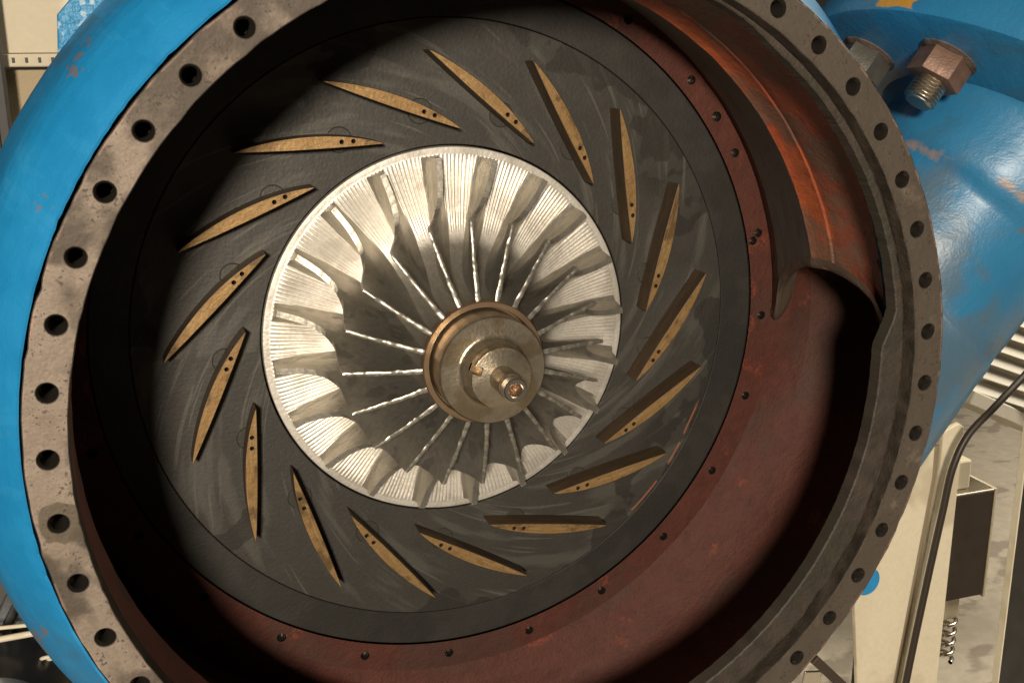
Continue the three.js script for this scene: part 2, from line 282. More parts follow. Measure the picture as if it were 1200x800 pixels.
// lug at the upper left, flat face with chipped paint
{
  const s = new THREE.Shape(); s.setFromPoints([[-0.3213, 0.2955], [-0.3243, 0.2610], [-0.30, 0.245], [-0.255, 0.28], [-0.262, 0.33], [-0.2990, 0.3200]].map((q) => new THREE.Vector2(...q)));
  const g = new THREE.ExtrudeGeometry(s, { depth: 0.10, bevelEnabled: true, bevelThickness: 0.002, bevelSize: 0.002, bevelOffset: -0.002, bevelSegments: 3 });
  part('lug', metricUv(place(g, 0, 0, -0.002)), M.blueRough, casing, 'flat blue lug with chipped edges');
  const f2 = revolve([[0, 0.050], [0.015, 0.050], [0.017, 0.048], [0.017, -0.06]], 40); part('boss_arm', metricUv(place(rbox(0.096, 0.026, 0.06, 0.004), 0.4152, -0.2822, -0.020, 0, 0, -34.2 * deg)), M.blue, casing);
  part('boss', place(f2, 0.4590, -0.3120, 0.0), M.blue, casing);
}
// outlet nozzle: body, ridge and neck about the outlet direction
const NZ = (s, nc, zc, rho, phi) => { const n = nc + rho * Math.cos(phi), z = zc + rho * Math.sin(phi); return [AX[0] * s + NX[0] * n, AX[1] * s + NX[1] * n, z]; };
{
  const sr = (phi) => { const d = ((phi / deg) % 360 + 360) % 360; return 0.374 + 0.025 * clamp((d - 90) / 86, -0.2, 1.05) + 0.002 * (vn(phi * 6, 2) - 0.5); };
  const P = [[0.09, 0.113, 0.340], [0.12, 0.113, 0.340], [0.15, 0.1135, 0.340], [0.18, 0.1135, 0.340], [0.21, 0.114, 0.340], [0.225, 0.114, 0.340], [0.24, 0.114, 0.340], [0.25, 0.1145, 0.3405], [0.262, 0.1148, 0.3405], [0.29, 0.1155, 0.341], [0.33, 0.1165, 0.342], ['r', 0.1185, 0.344, -0.016], ['r', 0.1205, 0.3445, -0.009], ['r', 0.1240, 0.345, -0.0045], ['r', 0.1265, 0.345, 0], ['r', 0.1290, 0.346, 0.006], ['r', 0.1315, 0.348, 0.016], ['r', 0.1335, 0.352, 0.030], [0.436, 0.138, 0.358], [0.450, 0.146, 0.364], [0.456, 0.156, 0.37]];
  const nu = 120;
  const g = grid(nu, P.length - 1, (i, j) => {
    const q = P[j], s0 = q[0] === 'r' ? 0.38 : q[0], nm = s0 < 0.28 ? Math.sqrt(Math.max(0, 0.392 * 0.392 - s0 * s0)) : 0;
    const half = Math.acos(clamp((nm - q[2]) / q[1], -1, 1)), phi = lerp(-half, half, i / nu), s = q[0] === 'r' ? sr(phi) + q[3] : q[0];
    const [x, y, z] = NZ(s, q[2], 0.075 + 0.015 * sm(0.33, 0.45, s), q[1] + 0.0014 * (fbm(phi * 5, s * 26, 3, 4) - 0.5), phi);
    return [x, y, z, phi * 0.125, s];
  });
  part('outlet_nozzle', g, M.blueShaded, casing, 'blue outlet nozzle with a worn seam, its weaker light mixed into the colour');
  // outlet flange: a thick disc with a bore, square to the nozzle
  const prof = [[0.10, 0], [0.266, 0], [0.270, 0.002], [0.272, 0.006], [0.272, 0.034], [0.270, 0.038], [0.266, 0.040], [0.10, 0.040]];
  const ring = (pr, m, nm, par, s0, lab) => {
    const L = [0]; for (let k = 1; k < pr.length; k++) L.push(L[k - 1] + Math.hypot(pr[k][0] - pr[k - 1][0], pr[k][1] - pr[k - 1][1]));
    const gg = grid(140, pr.length - 1, (i, j) => { const phi = i / 140 * 2 * Math.PI, [x, y, z] = NZ(s0 + pr[j][1], 0.385, 0.098, pr[j][0], phi); return [x, y, z, phi * 0.27, L[j]]; });
    return part(nm, toCreasedNormals(gg, 0.6), m, par, lab);
  };
  const rimMap = tex(1024, 0.5, (x, y) => {
    let c = mix3(blueBase(x + 0.3, y + 0.1), [0.032, 0.125, 0.205], 0.55); const f = fbm(x * 55, y * 160, 4, 141);
    c = mix3(c, [0.06, 0.11, 0.15], 0.35 * sm(0.52, 0.66, fbm(x * 20, y * 60, 4, 142)));
    const px = Math.abs(x - 0.190) / 0.024, py = Math.abs(y - 0.179) / 0.0070;                  // one large ochre patch on the rim
    c = mix3(c, [0.50, 0.235, 0.035], sm(1.0, 0.85, Math.max(px, py) + 0.7 * (fbm(x * 90, y * 160, 4, 143) - 0.5)));
    return mix3(c, [0.58, 0.27, 0.035], sm(0.60, 0.615, f) * sm(0.66, 0.70, vn(x * 11, y * 12, 3)));       // ochre filler where the blue has chipped off
  }, { wrap: true });
  const rimMat = phys({ map: rimMap, roughness: 0.4, bumpMap: lumps, bumpScale: 0.0005, clearcoat: 0.3, clearcoatRoughness: 0.3 });
  ring(prof, rimMat, 'outlet_flange', casing, 0.455, 'thick blue pipe flange with paint chipped to ochre');
  M._ring = ring;
}
// scroll floor ring with its screw holes
{
  const s = new THREE.Shape(); s.absarc(0, 0, 0.3660, 0, Math.PI * 2, false);
  const c = new THREE.Path(); c.absarc(0, 0, 0.3335, 0, Math.PI * 2, true); s.holes.push(c);
  const A = []; for (let k = 0; k < 24; k++) A.push([(43.3 - 15 * k) * deg, 0.3475, 0.0046]);
  A.push([35.5 * deg, 0.3475, 0.0052], [12.2 * deg, 0.3400, 0.0046]);
  for (const [t, r, q] of A) { const p = new THREE.Path(); p.absarc(r * Math.cos(t), r * Math.sin(t), q, 0, Math.PI * 2, true); s.holes.push(p); }
  const g = metricUv(new THREE.ShapeGeometry(s, 160));
  const fl = part('scroll_floor', place(g, 0, 0, -0.0222), M.red, casing, 'red painted floor ring with screw holes');
  const hg = revolve([[0.0047, 0], [0.0044, -0.0012], [0.0044, -0.010], [0, -0.010]], 18);
  for (const [t, r, q] of A) { const h = part('screw_hole', hg, M.tapped, fl); h.scale.setScalar(q / 0.0046); h.position.set(r * Math.cos(t), r * Math.sin(t), -0.0221); }
}
// the scroll: a channel that widens clockwise and then runs straight out along the outlet
{
  const st = [];
  for (let a = -285; a <= -36; a += 3) { const t = a * deg, k = (a + 285) / 249; st.push({ o: 0, c: Math.cos(t), s: Math.sin(t), ro: 0.376 + 0.062 * Math.pow(k, 0.9), q: t * 0.38, w: sm(-130, -36, a) }); }
  for (let d = 0.010; d <= 0.46; d += 0.010) st.push({ o: d, ro: 0.438, q: -36 * deg * 0.38 + d, w: 1 });
  const NP = 30, NF = 4, nc = 0.335, zc = 0.0755, rho = 0.098;
  const sect = (S) => {
    const A = [], B = [], zf = -0.0226, ri = 0.362;
    // widening channel: floor, bend, elliptical roof
    { const c = Math.min(0.062, (S.ro - ri) * 0.82), dr = Math.min(0.034, (S.ro - ri) * 0.5);
      for (let k = 0; k <= NF; k++) A.push([lerp(ri, S.ro - c, k / NF), zf]);
      for (let k = 1; k <= 10; k++) { const a = k / 10 * Math.PI / 2; A.push([S.ro - c + c * Math.sin(a), zf - dr * sm(0, 0.75, k / 10) + dr * 0.7 * sm(0.7, 1, k / 10)]); }
      for (let k = 1; k <= NP - NF - 13; k++) { const a = k / (NP - NF - 13) * Math.PI / 2; A.push([0.345 + (S.ro - 0.345) * Math.cos(a), lerp(zf - 0.3 * dr, 0.1964, Math.sin(a))]); }
      A.push([0.3385, 0.199], [0.3385, 0.203], [0.3385, 0.2056]); }
    // round outlet bore, open towards the middle as long as it lies beside the wheel chamber
    { const nm = Math.sqrt(Math.max(0, 0.362 * 0.362 - S.o * S.o)), full = nm <= nc - rho, half = full ? Math.PI : Math.acos((nm - nc) / rho), n = NP - 3;
      for (let k = 0; k <= n; k++) { const a = lerp(-half, half, k / n); B.push([nc + rho * Math.cos(a), Math.max(zf, zc + rho * Math.sin(a))]); }
      if (!full) B[0][1] = zf;
      const rt = 0.3385 + 0.014 * sm(0.15, 0.22, S.o), e = B[n], top = full ? e[0] : Math.sqrt(rt * rt - S.o * S.o);
      B.push([lerp(e[0], top, 0.6), full ? e[1] : lerp(e[1], 0.2056, 0.5)], [top, full ? e[1] : lerp(e[1], 0.2056, 0.8)], [top, full ? e[1] : 0.2056]); }
    return A.map((p, k) => [lerp(p[0], B[k][0], S.w), lerp(p[1], B[k][1], S.w)]);
  };
  const P = st.map((S) => sect(S).map(([r, z], i) => {
    const ww = 0.0010 * (fbm(r * 60 + S.q * 40, z * 60 + i, 3, 8) - 0.5), e = S.o ? NX : [S.c, S.s], R = r + ww;
    return [(S.o ? AX[0] * S.o : 0) + e[0] * R, (S.o ? AX[1] * S.o : 0) + e[1] * R, z + ww, S.q, r + z];
  }));
  part('channel_floor', grid(NF, st.length - 1, (i, j) => P[j][i]), M.red, casing, 'red brown painted floor of the scroll');
  part('scroll_channel', grid(NP - NF, st.length - 1, (i, j) => P[j][i + NF]), M.red, casing, 'outer wall of the scroll and outlet bore');
}
// bore wall on the tongue side, between 75 degrees and the arched mouth of the outlet
const archT = (z) => { const T = [[-0.03, -2], [-0.008, -1.8], [-0.003, 1.5], [0.003, 4.4], [0.02, 6.8], [0.043, 8.9], [0.065, 10.4], [0.09, 11.1], [0.11, 10.9], [0.13, 10.2], [0.147, 8.9], [0.16, 7.4], [0.18, 4.6], [0.192, 1.5], [0.204, -4], [0.23, -10]]; for (let k = 1; k < T.length; k++) if (z <= T[k][0]) return lerp(T[k - 1][1], T[k][1], (z - T[k - 1][0]) / (T[k][0] - T[k - 1][0])); return -10; };
{
  const NC = 70;
  const strip = (prof, name, m, label, wrap = true) => {
    const L = [0]; for (let k = 1; k < prof.length; k++) L.push(L[k - 1] + Math.hypot(prof[k][0] - prof[k - 1][0], prof[k][1] - prof[k - 1][1]));
    const g = grid(NC, prof.length - 1, (i, j) => {
      let [r, z] = prof[j]; const a = archT(z), u = i / NC, t = lerp(a, 76, u * u * 0.5 + u * 0.5) * deg;
      r += 0.010 * sm(34, 18, t / deg) * sm(0.105, 0.15, z) * sm(0.203, 0.18, z);             // scooped hollow above the tongue
      r += 0.0009 * (fbm(t * 22, z * 60, 3, 6) - 0.5);
      return [r * Math.cos(t), r * Math.sin(t), z, t * 0.34, L[j]];
    });
    return part(name, toCreasedNormals(g, 0.5), m, casing, label);
  };
  strip([[0.3595, -0.0224], [0.3570, -0.016], [0.3545, -0.006], [0.3530, 0.000]], 'wall_foot', M.red);
  strip([[0.3530, 0.000], [0.3500, 0.018], [0.3465, 0.038], [0.3425, 0.058], [0.3395, 0.075], [0.3370, 0.090]], 'machined_band', M.land, 'bare grey machined band');
  strip([[0.3370, 0.090], [0.3385, 0.0915], [0.3400, 0.096], [0.3415, 0.106], [0.3425, 0.114], [0.3440, 0.1155], [0.3440, 0.117], [0.3432, 0.119], [0.3440, 0.130], [0.3445, 0.145], [0.3450, 0.16], [0.3445, 0.175], [0.3435, 0.188], [0.3410, 0.199], [0.3370, 0.205]], 'orange_wall', M.orange, 'orange red wall above the outlet tongue, lit strip by the band painted in');
  // rounded lip of the tongue round the arch
  const zs = []; for (let z = -0.022; z <= 0.2041; z += 0.004) zs.push(z);
  const rz = (z) => { const Pn = [[-0.0224, 0.3595], [-0.006, 0.3545], [0, 0.3530], [0.038, 0.3465], [0.09, 0.3370], [0.1, 0.341], [0.13, 0.3450], [0.16, 0.351], [0.19, 0.346], [0.205, 0.337], [0.3, 0.337]]; for (let k = 1; k < Pn.length; k++) if (z <= Pn[k][0]) return lerp(Pn[k - 1][1], Pn[k][1], (z - Pn[k - 1][0]) / (Pn[k][0] - Pn[k - 1][0])); return 0.337; };
  const W = [[1.6, -0.0005], [0.6, -0.0010], [0.0, 0.0000], [-0.35, 0.0022], [-0.35, 0.0055], [0.1, 0.0090], [1.2, 0.0140], [3.0, 0.0200], [6.0, 0.0260], [12, 0.032]];
  const g = grid(W.length - 1, zs.length - 1, (i, j) => { const z = zs[j], t = (archT(z) + W[i][0]) * deg, r = rz(z) + W[i][1] + 0.0008 * (fbm(z * 90, i * 0.6, 2, 3) - 0.5); return [r * Math.cos(t), r * Math.sin(t), z - Math.max(0, W[i][1] - 0.008) * 1.6 * sm(0.08, 0.18, z), i * 0.006, z]; });
  part('tongue', g, M.tongue, casing, 'dark worn tongue edge arched over the outlet mouth');
}
// bore just behind the flange: groove and inner ledge
{
  part('flange_bore', revolve([[0.3372, 0.2250], [0.3366, 0.2222]], 200, { crease: 0 }), M.sideDark, casing);
  const lin = (t) => { let d = ((t / deg + 180) % 360 + 360) % 360 - 180; return 0.3345 - 0.0190 * sm(9.4, 2.6, d) * sm(-118, -62, d) - 0.0035 * sm(62, 52, d) * sm(3.0, 8.6, d); };
  const ed = (t) => 0.0007 * (vn(t * 90, 2) - 0.5);
  const g = grid(500, 4, (i, j) => {
    const t = lerp(-122, 66, i / 500) * deg, a = lin(t), R = [0.3370, a + 0.0012, a, a, 0.3380], Z = [0.2222, 0.2222, 0.2212, 0.2085, 0.2045];
    const r = R[j] + (j ? ed(t) : 0), x = r * Math.cos(t), y = r * Math.sin(t); return [x, y, Z[j], x, y];
  });
  part('inner_ledge', toCreasedNormals(g, 0.6), M.ledge, casing, 'narrow greasy ledge inside the flange');
  const g2 = grid(200, 4, (i, j) => { const t = lerp(66, 238, i / 200) * deg, R = [0.3370, 0.3372, 0.3374, 0.3374, 0.3376], Z = [0.2222, 0.214, 0.205, 0.19, 0.168], w = 0.0006 * (vn(t * 40, j) - 0.5), r = R[j] + w; return [r * Math.cos(t), r * Math.sin(t), Z[j], t * 0.34, Z[j]]; });
  part('painted_lip', g2, M.lip, casing, 'red painted lip inside the flange');
  // solid cast back below everything
  part('casing_back', revolve([[0.20, -0.06], [0.42, -0.06]], 90), M.dark, casing);
}

// nuts and bolt ends under the outlet flange
{
  const up = new THREE.Vector3(AX[0], AX[1], 0);
  const rust = mat({ map: tex(256, 0.1, (x, y) => mix3([0.12, 0.068, 0.045], [0.22, 0.125, 0.085], fbm(x * 120, y * 120, 4, 151)), { wrap: true }), roughness: 0.5, metalness: 0.35, bumpMap: lumps, bumpScale: 0.0005 });
  const grey = mat({ map: tex(256, 0.1, (x, y) => mix3([0.10, 0.094, 0.075], [0.20, 0.185, 0.155], fbm(x * 90, y * 90, 4, 153)), { wrap: true }), roughness: 0.42, metalness: 0.6, bumpMap: lumps, bumpScale: 0.0004 });
  const make = (n, z, label, m, bm, turn, len) => {
    const t = thing('flange_bolt', label, 'bolt', 'bolts of the outlet pipe flange');
    t.position.set(AX[0] * 0.455 + NX[0] * n, AX[1] * 0.455 + NX[1] * n, z);
    t.quaternion.setFromUnitVectors(new THREE.Vector3(0, 0, -1), up);
    const hs = new THREE.Shape(); for (let k = 0; k < 6; k++) { const a = turn + k * Math.PI / 3; hs[k ? 'lineTo' : 'moveTo'](0.0252 * Math.cos(a), 0.0252 * Math.sin(a)); } hs.closePath();
    const nut = toCreasedNormals(new THREE.ExtrudeGeometry(hs, { depth: 0.021, bevelEnabled: true, bevelThickness: 0.0016, bevelSize: 0.0016, bevelOffset: -0.0016, bevelSegments: 2 }), 0.4);
    part('nut', metricUv(place(nut, 0, 0, 0.0036)), m, t);
    part('washer', revolve([[0, 0.0030], [0.0235, 0.0030], [0.0250, 0.0018], [0.0275, 0.0008], [0.0280, -0.004]], 40), M.rim, t);
    const pr = []; for (let z2 = 0.020; z2 < len - 0.003; z2 += 0.0034) pr.push([0.0128, z2], [0.0150, z2 + 0.0012], [0.0150, z2 + 0.0020], [0.0128, z2 + 0.0034]);
    pr.push([0.0124, len - 0.001], [0.0115, len], [0, len]);
    part('threaded_end', revolve(pr, 36, { crease: 0.5 }), bm, t);
  };
  make(0.1795, 0.042, 'grey hex nut half hidden behind the rusty flange ring, under the blue outlet flange', grey, grey, 0.15, 0.030);
  make(0.1840, 0.150, 'rusty brown hex nut with shiny threaded bolt end under the blue outlet flange', rust, M.thread, 0.05, 0.049);
  // mating pipe flange on top
  const pf = thing('pipe_flange', 'brown pipe flange bolted on top of the blue outlet flange', 'pipe flange');
  M._ring([[0.10, 0.002], [0.262, 0.002], [0.266, 0.006], [0.266, 0.050], [0.10, 0.050]], mat({ map: tex(256, 0.3, (x, y) => mix3([0.16, 0.088, 0.055], [0.25, 0.15, 0.10], fbm(x * 40, y * 40, 4, 155)), { wrap: true }), roughness: 0.6, metalness: 0.2 }), 'flange_disc', pf, 0.495);
}

// ================================================================ diffuser: plate, outer band, 17 brass vanes
const diffuser = thing('diffuser', 'round dark grey diffuser plate carrying seventeen brass guide vanes round the impeller', 'diffuser');
part('plate', revolve([[0.1836, -0.06], [0.1836, -0.0246], [0.1842, ZP], [0.2972, ZP], [0.2979, -0.0246], [0.2979, -0.030]], 240, { planar: true, crease: 0.5 }), M.plate, diffuser);
part('outer_band', revolve([[0.2986, -0.030], [0.2986, -0.0247], [0.2992, -0.0241], [0.3316, -0.0238], [0.3326, -0.0246], [0.3326, -0.034]], 240, { planar: true, crease: 0.5 }), M.band, diffuser, 'dark outer band of the diffuser');
part('backing_ring', revolve([[0.29, -0.034], [0.34, -0.034]], 120), M.dark, diffuser);
part('backing_plate', revolve([[0.05, -0.062], [0.2, -0.062]], 90), M.dark, diffuser);
{
  const ri = 0.1995, ro = 0.2700, dA = 27.57 * deg;
  const P0 = [ri, 0], P1 = [ro * Math.cos(dA), ro * Math.sin(dA)], L = Math.hypot(P1[0] - P0[0], P1[1] - P0[1]), tilt = Math.atan2(P1[1] - P0[1], P1[0] - P0[0]);
  const s = new THREE.Shape(), up = [], dn = [];
  for (let k = 0; k <= 28; k++) { const u = k / 28; const w = 4 * u * (1 - u); dn.push([u * L, -0.0093 * Math.pow(w, 0.92) * (1 - 0.18 * (u - 0.5)) - 0.0006]); up.push([u * L, 0.0012 * w + 0.0004]); }
  s.setFromPoints([...dn, ...up.reverse()].map((q) => new THREE.Vector2(...q)));
  for (const u of [0.205, 0.285]) { const p = new THREE.Path(); p.absarc(u * L, -0.0036, 0.0017, 0, Math.PI * 2, true); s.holes.push(p); }
  const gs = [0, 1, 2].map((v) => { const g = new THREE.ExtrudeGeometry(s, { depth: 0.0230, bevelEnabled: true, bevelThickness: 0.0005, bevelSize: 0.0005, bevelOffset: -0.0005, bevelSegments: 2, curveSegments: 10 }); metricUv(g); const uv = g.attributes.uv; for (let i = 0; i < uv.count; i++) uv.setXY(i, uv.getX(i) + v * 0.043, uv.getY(i) + v * 0.031); return g; });
  const pg = revolve([[0.0121, -0.0001], [0.0117, 0.00035], [0.0113, 0.00005], [0.0109, 0.0005], [0, 0.0005]], 40, { crease: 0.3 });
  for (let k = 0; k < 17; k++) {
    const a = 88.08 * deg - k * 2 * Math.PI / 17, c = Math.cos(a), q = Math.sin(a);
    const v = part('guide_vane', gs[k % 3], [brass[(k * 3 + 1) % 5], M.vaneSide], diffuser);
    v.position.set(P0[0] * c - P0[1] * q, P0[0] * q + P0[1] * c, ZP + 0.0005); v.rotation.z = a + tilt;
    const x = P0[0] + 0.27 * L * Math.cos(tilt) + 0.0036 * Math.sin(tilt), y = P0[1] + 0.27 * L * Math.sin(tilt) - 0.0036 * Math.cos(tilt);
    const d = part('pivot_disc', pg, M.pivot, diffuser); d.position.set(x * c - y * q, x * q + y * c, ZP);
  }
}

// ================================================================ impeller
const impeller = thing('impeller', 'bright machined metal impeller with twenty bent blades at the centre of the casing', 'impeller');
const CR = (pts) => new THREE.CatmullRomCurve3(pts.map((p) => new THREE.Vector3(p[0], p[1], p[2] ?? 0)), false, 'catmullrom', 0.5);
const hubPts = [[0.0552, 0.0800, 16.0], [0.0575, 0.054, 13.5], [0.0645, 0.026, 9.5], [0.080, 0.004, 4.4], [0.105, -0.0125, 0.9], [0.138, -0.0205, 0.3], [0.1742, -0.0230, 0.2]];
const shPts = [[0.1236, 0.0640, 14.0], [0.1236, 0.050, 12.9], [0.1230, 0.036, 10.4], [0.1240, 0.022, 6.6], [0.1330, 0.0100, 2.4], [0.151, 0.0035, 0.0], [0.1740, -0.0015, -0.9]];
const hubC = CR(hubPts), shC = CR(shPts);
{
  // back disc: hub curve plus a flat rim, with the milled ridges as real corrugation
  const H = []; for (let k = 0; k <= 34; k++) { const p = hubC.getPoint(k / 34); H.push([p.x, p.y]); }
  const prof = [[0.0546, 0.082], ...H, [0.1752, -0.02325], [0.1765, -0.0234], [0.1808, -0.0234], [0.1818, -0.0240], [0.1818, -0.045]];
  const N = 1600, nR = 280;
  const g = grid(N, prof.length - 1, (i, j) => {
    const t = i / N * 2 * Math.PI; let [r, z] = prof[j];
    const cell = (t / deg - 5.5) / 18, loc = cell - Math.floor(cell), bend = 0.012 * Math.sin(loc * Math.PI * 2);
    const ph = t * nR / 2 + bend * (0.174 - r) * 60 + 0.9 * (vn(t * 33, 4) - 0.5);
    const amp = 0.00115 * sm(0.100, 0.125, r) * sm(0.1748, 0.1722, r) * (0.75 + 0.5 * vn(t * 40, r * 60));
    z += amp * (Math.abs(Math.sin(ph)) - 0.55);
    return [r * Math.cos(t), r * Math.sin(t), z, r * Math.cos(t), r * Math.sin(t)];
  });
  part('back_disc', g, M.disc, impeller, 'bright disc with milled radial ridges');
  part('hub_ring', revolve([[0.0545, 0.06], [0.0560, 0.078], [0.0560, 0.0826], [0.0552, 0.0838], [0.0508, 0.0838], [0.0502, 0.0830], [0.0500, 0.074], [0.040, 0.074]], 96, { crease: 0.5 }), M.hubRing, impeller);
  // one blade: s from inlet to rim, t from hub to shroud; two faces, thickness across
  const ns = 44, nt = 26;
  const mid = (s, t) => {
    const a = hubC.getPoint(s), b = shC.getPoint(s); const tt = t, k = Math.sin(tt * Math.PI) * 0.0;
    return [lerp(a.x, b.x, tt), lerp(a.y, b.y, tt) + k, lerp(a.z, b.z, Math.pow(tt, 0.9))];
  };
  const blade = (v) => {
    const face = (side) => grid(ns, nt, (i, j) => {
      const s = Math.pow(i / ns, 1.15), t = j / nt, [r, z, th] = mid(s, t);
      let h = lerp(lerp(0.0034, 0.0024, t), lerp(0.0090, 0.0055, t), sm(0.32, 0.75, s)) * (1 + 0.35 * sm(0.05, 0.0, s));
      h += 0.0085 * sm(0.30, 0.0, t) ** 2 * sm(0.15, 0.5, s);                                         // root fillet
      h += 0.0014 * (vn(s * 3 + v, j * 1.1 + v * 7) - 0.42) * sm(0.03, 0.0, s);                 // chattered inlet edge
      h += 0.0006 * (vn(i * 1.9 + v * 3, 5) - 0.5) * sm(0.92, 1.0, t);
      const zz = z + 0.0016 * (vn(j * 0.9 + v * 5, 3) - 0.5) * sm(0.04, 0, s), a = th * deg + side * h / r * 0.5;
      return [r * Math.cos(a), r * Math.sin(a), zz, clamp(s, 0, 0.999) * 0.0999, t * 0.05 + v * 0.05 + (side > 0 ? 0.2 : 0)];
    }, side > 0);
    const A = face(1), B = face(-1), n1 = ns + 1, pa = A.attributes.position, pb = B.attributes.position, loop = [];
    for (let j = 0; j <= nt; j++) loop.push(j * n1);
    for (let i = 1; i <= ns; i++) loop.push(nt * n1 + i);
    for (let j = nt - 1; j >= 0; j--) loop.push(j * n1 + ns);
    const edge = grid(loop.length - 1, 1, (i, j) => { const p = j ? pb : pa, k = loop[i]; return [p.getX(k), p.getY(k), p.getZ(k), 0.06 + (i % 7) * 0.004, j * 0.003]; });
    const inlet = grid(nt, 2, (i, j) => { const p = j ? pb : pa, k = i * n1; let x = pa.getX(k), y = pa.getY(k), z = pa.getZ(k) + 0.0002; if (j === 2) { x = pb.getX(k); y = pb.getY(k); } else if (j === 1) { x = (x + pb.getX(k)) / 2; y = (y + pb.getY(k)) / 2; z += 0.0009 + 0.0004 * vn(i * 0.9, v * 5); } return [x, y, z, i * 0.0027, j * 0.0015]; });
    return [toCreasedNormals(merge([A, B, edge]), 0.7), inlet];
  };
  const gs = [0, 1, 2, 3].map(blade);
  for (let k = 0; k < 20; k++) { const b = part('blade', gs[k % 4][0], M.blade, impeller); part('inlet_edge', gs[k % 4][1], M.edge, b); b.rotation.z = (5.6 + 18 * k) * deg; }
}

// ================================================================ shaft end
const shaft = thing('drive_shaft', 'brassy steel shaft end with a stepped boss and keyway sticking out of the impeller', 'shaft');
{
  part('boss', revolve([[0.0484, 0.070], [0.0484, 0.1085], [0.0472, 0.1100], [0.0350, 0.1100], [0.0318, 0.1106], [0.0296, 0.1125]], 96, { crease: 0.5 }), M.hub, shaft);
  // step with the key slot cut through its upper left edge
  const s = new THREE.Shape(), a0 = 158 * deg, w = 0.0034 / 0.0268;
  s.absarc(0, 0, 0.0268, a0 + w, a0 - w + Math.PI * 2, false);
  const inw = (x, y) => s.lineTo(x * Math.cos(a0) - y * Math.sin(a0), x * Math.sin(a0) + y * Math.cos(a0));
  inw(0.0190, -0.0034); inw(0.0190, 0.0034); s.closePath();
  const g = new THREE.ExtrudeGeometry(s, { depth: 0.0232, bevelEnabled: true, bevelThickness: 0.0008, bevelSize: 0.0008, bevelOffset: -0.0008, bevelSegments: 2, curveSegments: 64 });
  part('step', toCreasedNormals(metricUv(place(g, 0, 0, 0.1100)), 0.5), M.hub, shaft);
  part('fillet', revolve([[0.0330, 0.1102], [0.0296, 0.1120], [0.0278, 0.1155], [0.0266, 0.121]], 80, {}), M.hub, shaft);
  part('key_slot', revolve([[0, 0.1245], [0.0266, 0.1245]], 40), M.hubRing, shaft);
  part('spigot', revolve([[0.0112, 0.132], [0.0112, 0.1360], [0.0110, 0.1365], [0.0110, 0.1560], [0.0104, 0.1568], [0.0080, 0.1572], [0.0080, 0.1600]], 56, { crease: 0.5 }), M.hub, shaft);
  part('end_ring', revolve([[0.0078, 0.1596], [0.0096, 0.1602], [0.0100, 0.1612], [0.0100, 0.1690], [0.0092, 0.1702], [0.0066, 0.1706], [0.0056, 0.1696], [0.0052, 0.1660]], 48, { crease: 0.5 }), M.steel, shaft);
  part('centre_hole', revolve([[0.0053, 0.1690], [0.0045, 0.1668], [0.0030, 0.1640], [0, 0.1622]], 32), M.copper, shaft);
}

// ================================================================ things round the casing
const cream = mat({ map: tex(1024, 0.8, (x, y) => { const a = fbm(x * 9, y * 9, 4, 161), f = fbm(x * 200, y * 200, 3, 162); return mix3(mix3([0.66, 0.58, 0.42], [0.74, 0.66, 0.50], f), [0.40, 0.33, 0.22], 0.5 * sm(0.6, 0.72, a)); }, { wrap: true }), roughness: 0.6 });
const black = mat({ map: tex(256, 0.4, (x, y) => mix3([0.012, 0.010, 0.009], [0.030, 0.027, 0.024], fbm(x * 60, y * 60, 4, 165)), { wrap: true }), roughness: 0.55 });
const brown = mat({ map: tex(256, 0.4, (x, y) => mix3([0.035, 0.022, 0.015], [0.060, 0.040, 0.028], fbm(x * 50, y * 50, 4, 167)), { wrap: true }), roughness: 0.6 });
const box = (w, h, d, x, y, z, r = 0.001, ry = 0) => metricUv(place(rbox(w, h, d, r), x, y, z, 0, ry, 0));
{
  const c = thing('cream_cabinet', 'cream sheet metal cabinet with a row of slots, behind the upper left of the casing', 'cabinet');
  part('panel', box(0.50, 0.40, 0.012, -0.180, 0.468, -0.456), cream, c);
  const rail = part('slotted_rail', box(0.50, 0.0150, 0.020, -0.180, 0.2598, -0.456, 0.002), cream, c);
  for (let k = 0; k < 14; k++) part('slot', box(0.0032, 0.0060, 0.002, -0.4008 + k * 0.0141, 0.2600, -0.4461, 0.0004), black, rail);
  part('lower_panel', box(0.50, 0.85, 0.010, -0.180, -0.176, -0.475), mat({ color: rgb(0.40, 0.31, 0.19), roughness: 0.7, bumpMap: lumps, bumpScale: 0.001 }), c, 'tan lower panel set back under the slotted rail');
  part('side', box(0.012, 1.6, 0.25, 0.076, 0.0, -0.59), cream, c);
  const p = thing('black_post', 'black upright post at the far left edge, in front of the cream cabinet', 'post');
  part('profile', box(0.060, 1.75, 0.020, -0.4400, -0.075, -0.43, 0.003), black, p);
  part('front_strip', box(0.020, 1.75, 0.004, -0.4320, -0.075, -0.418, 0.0015), black, p);
}
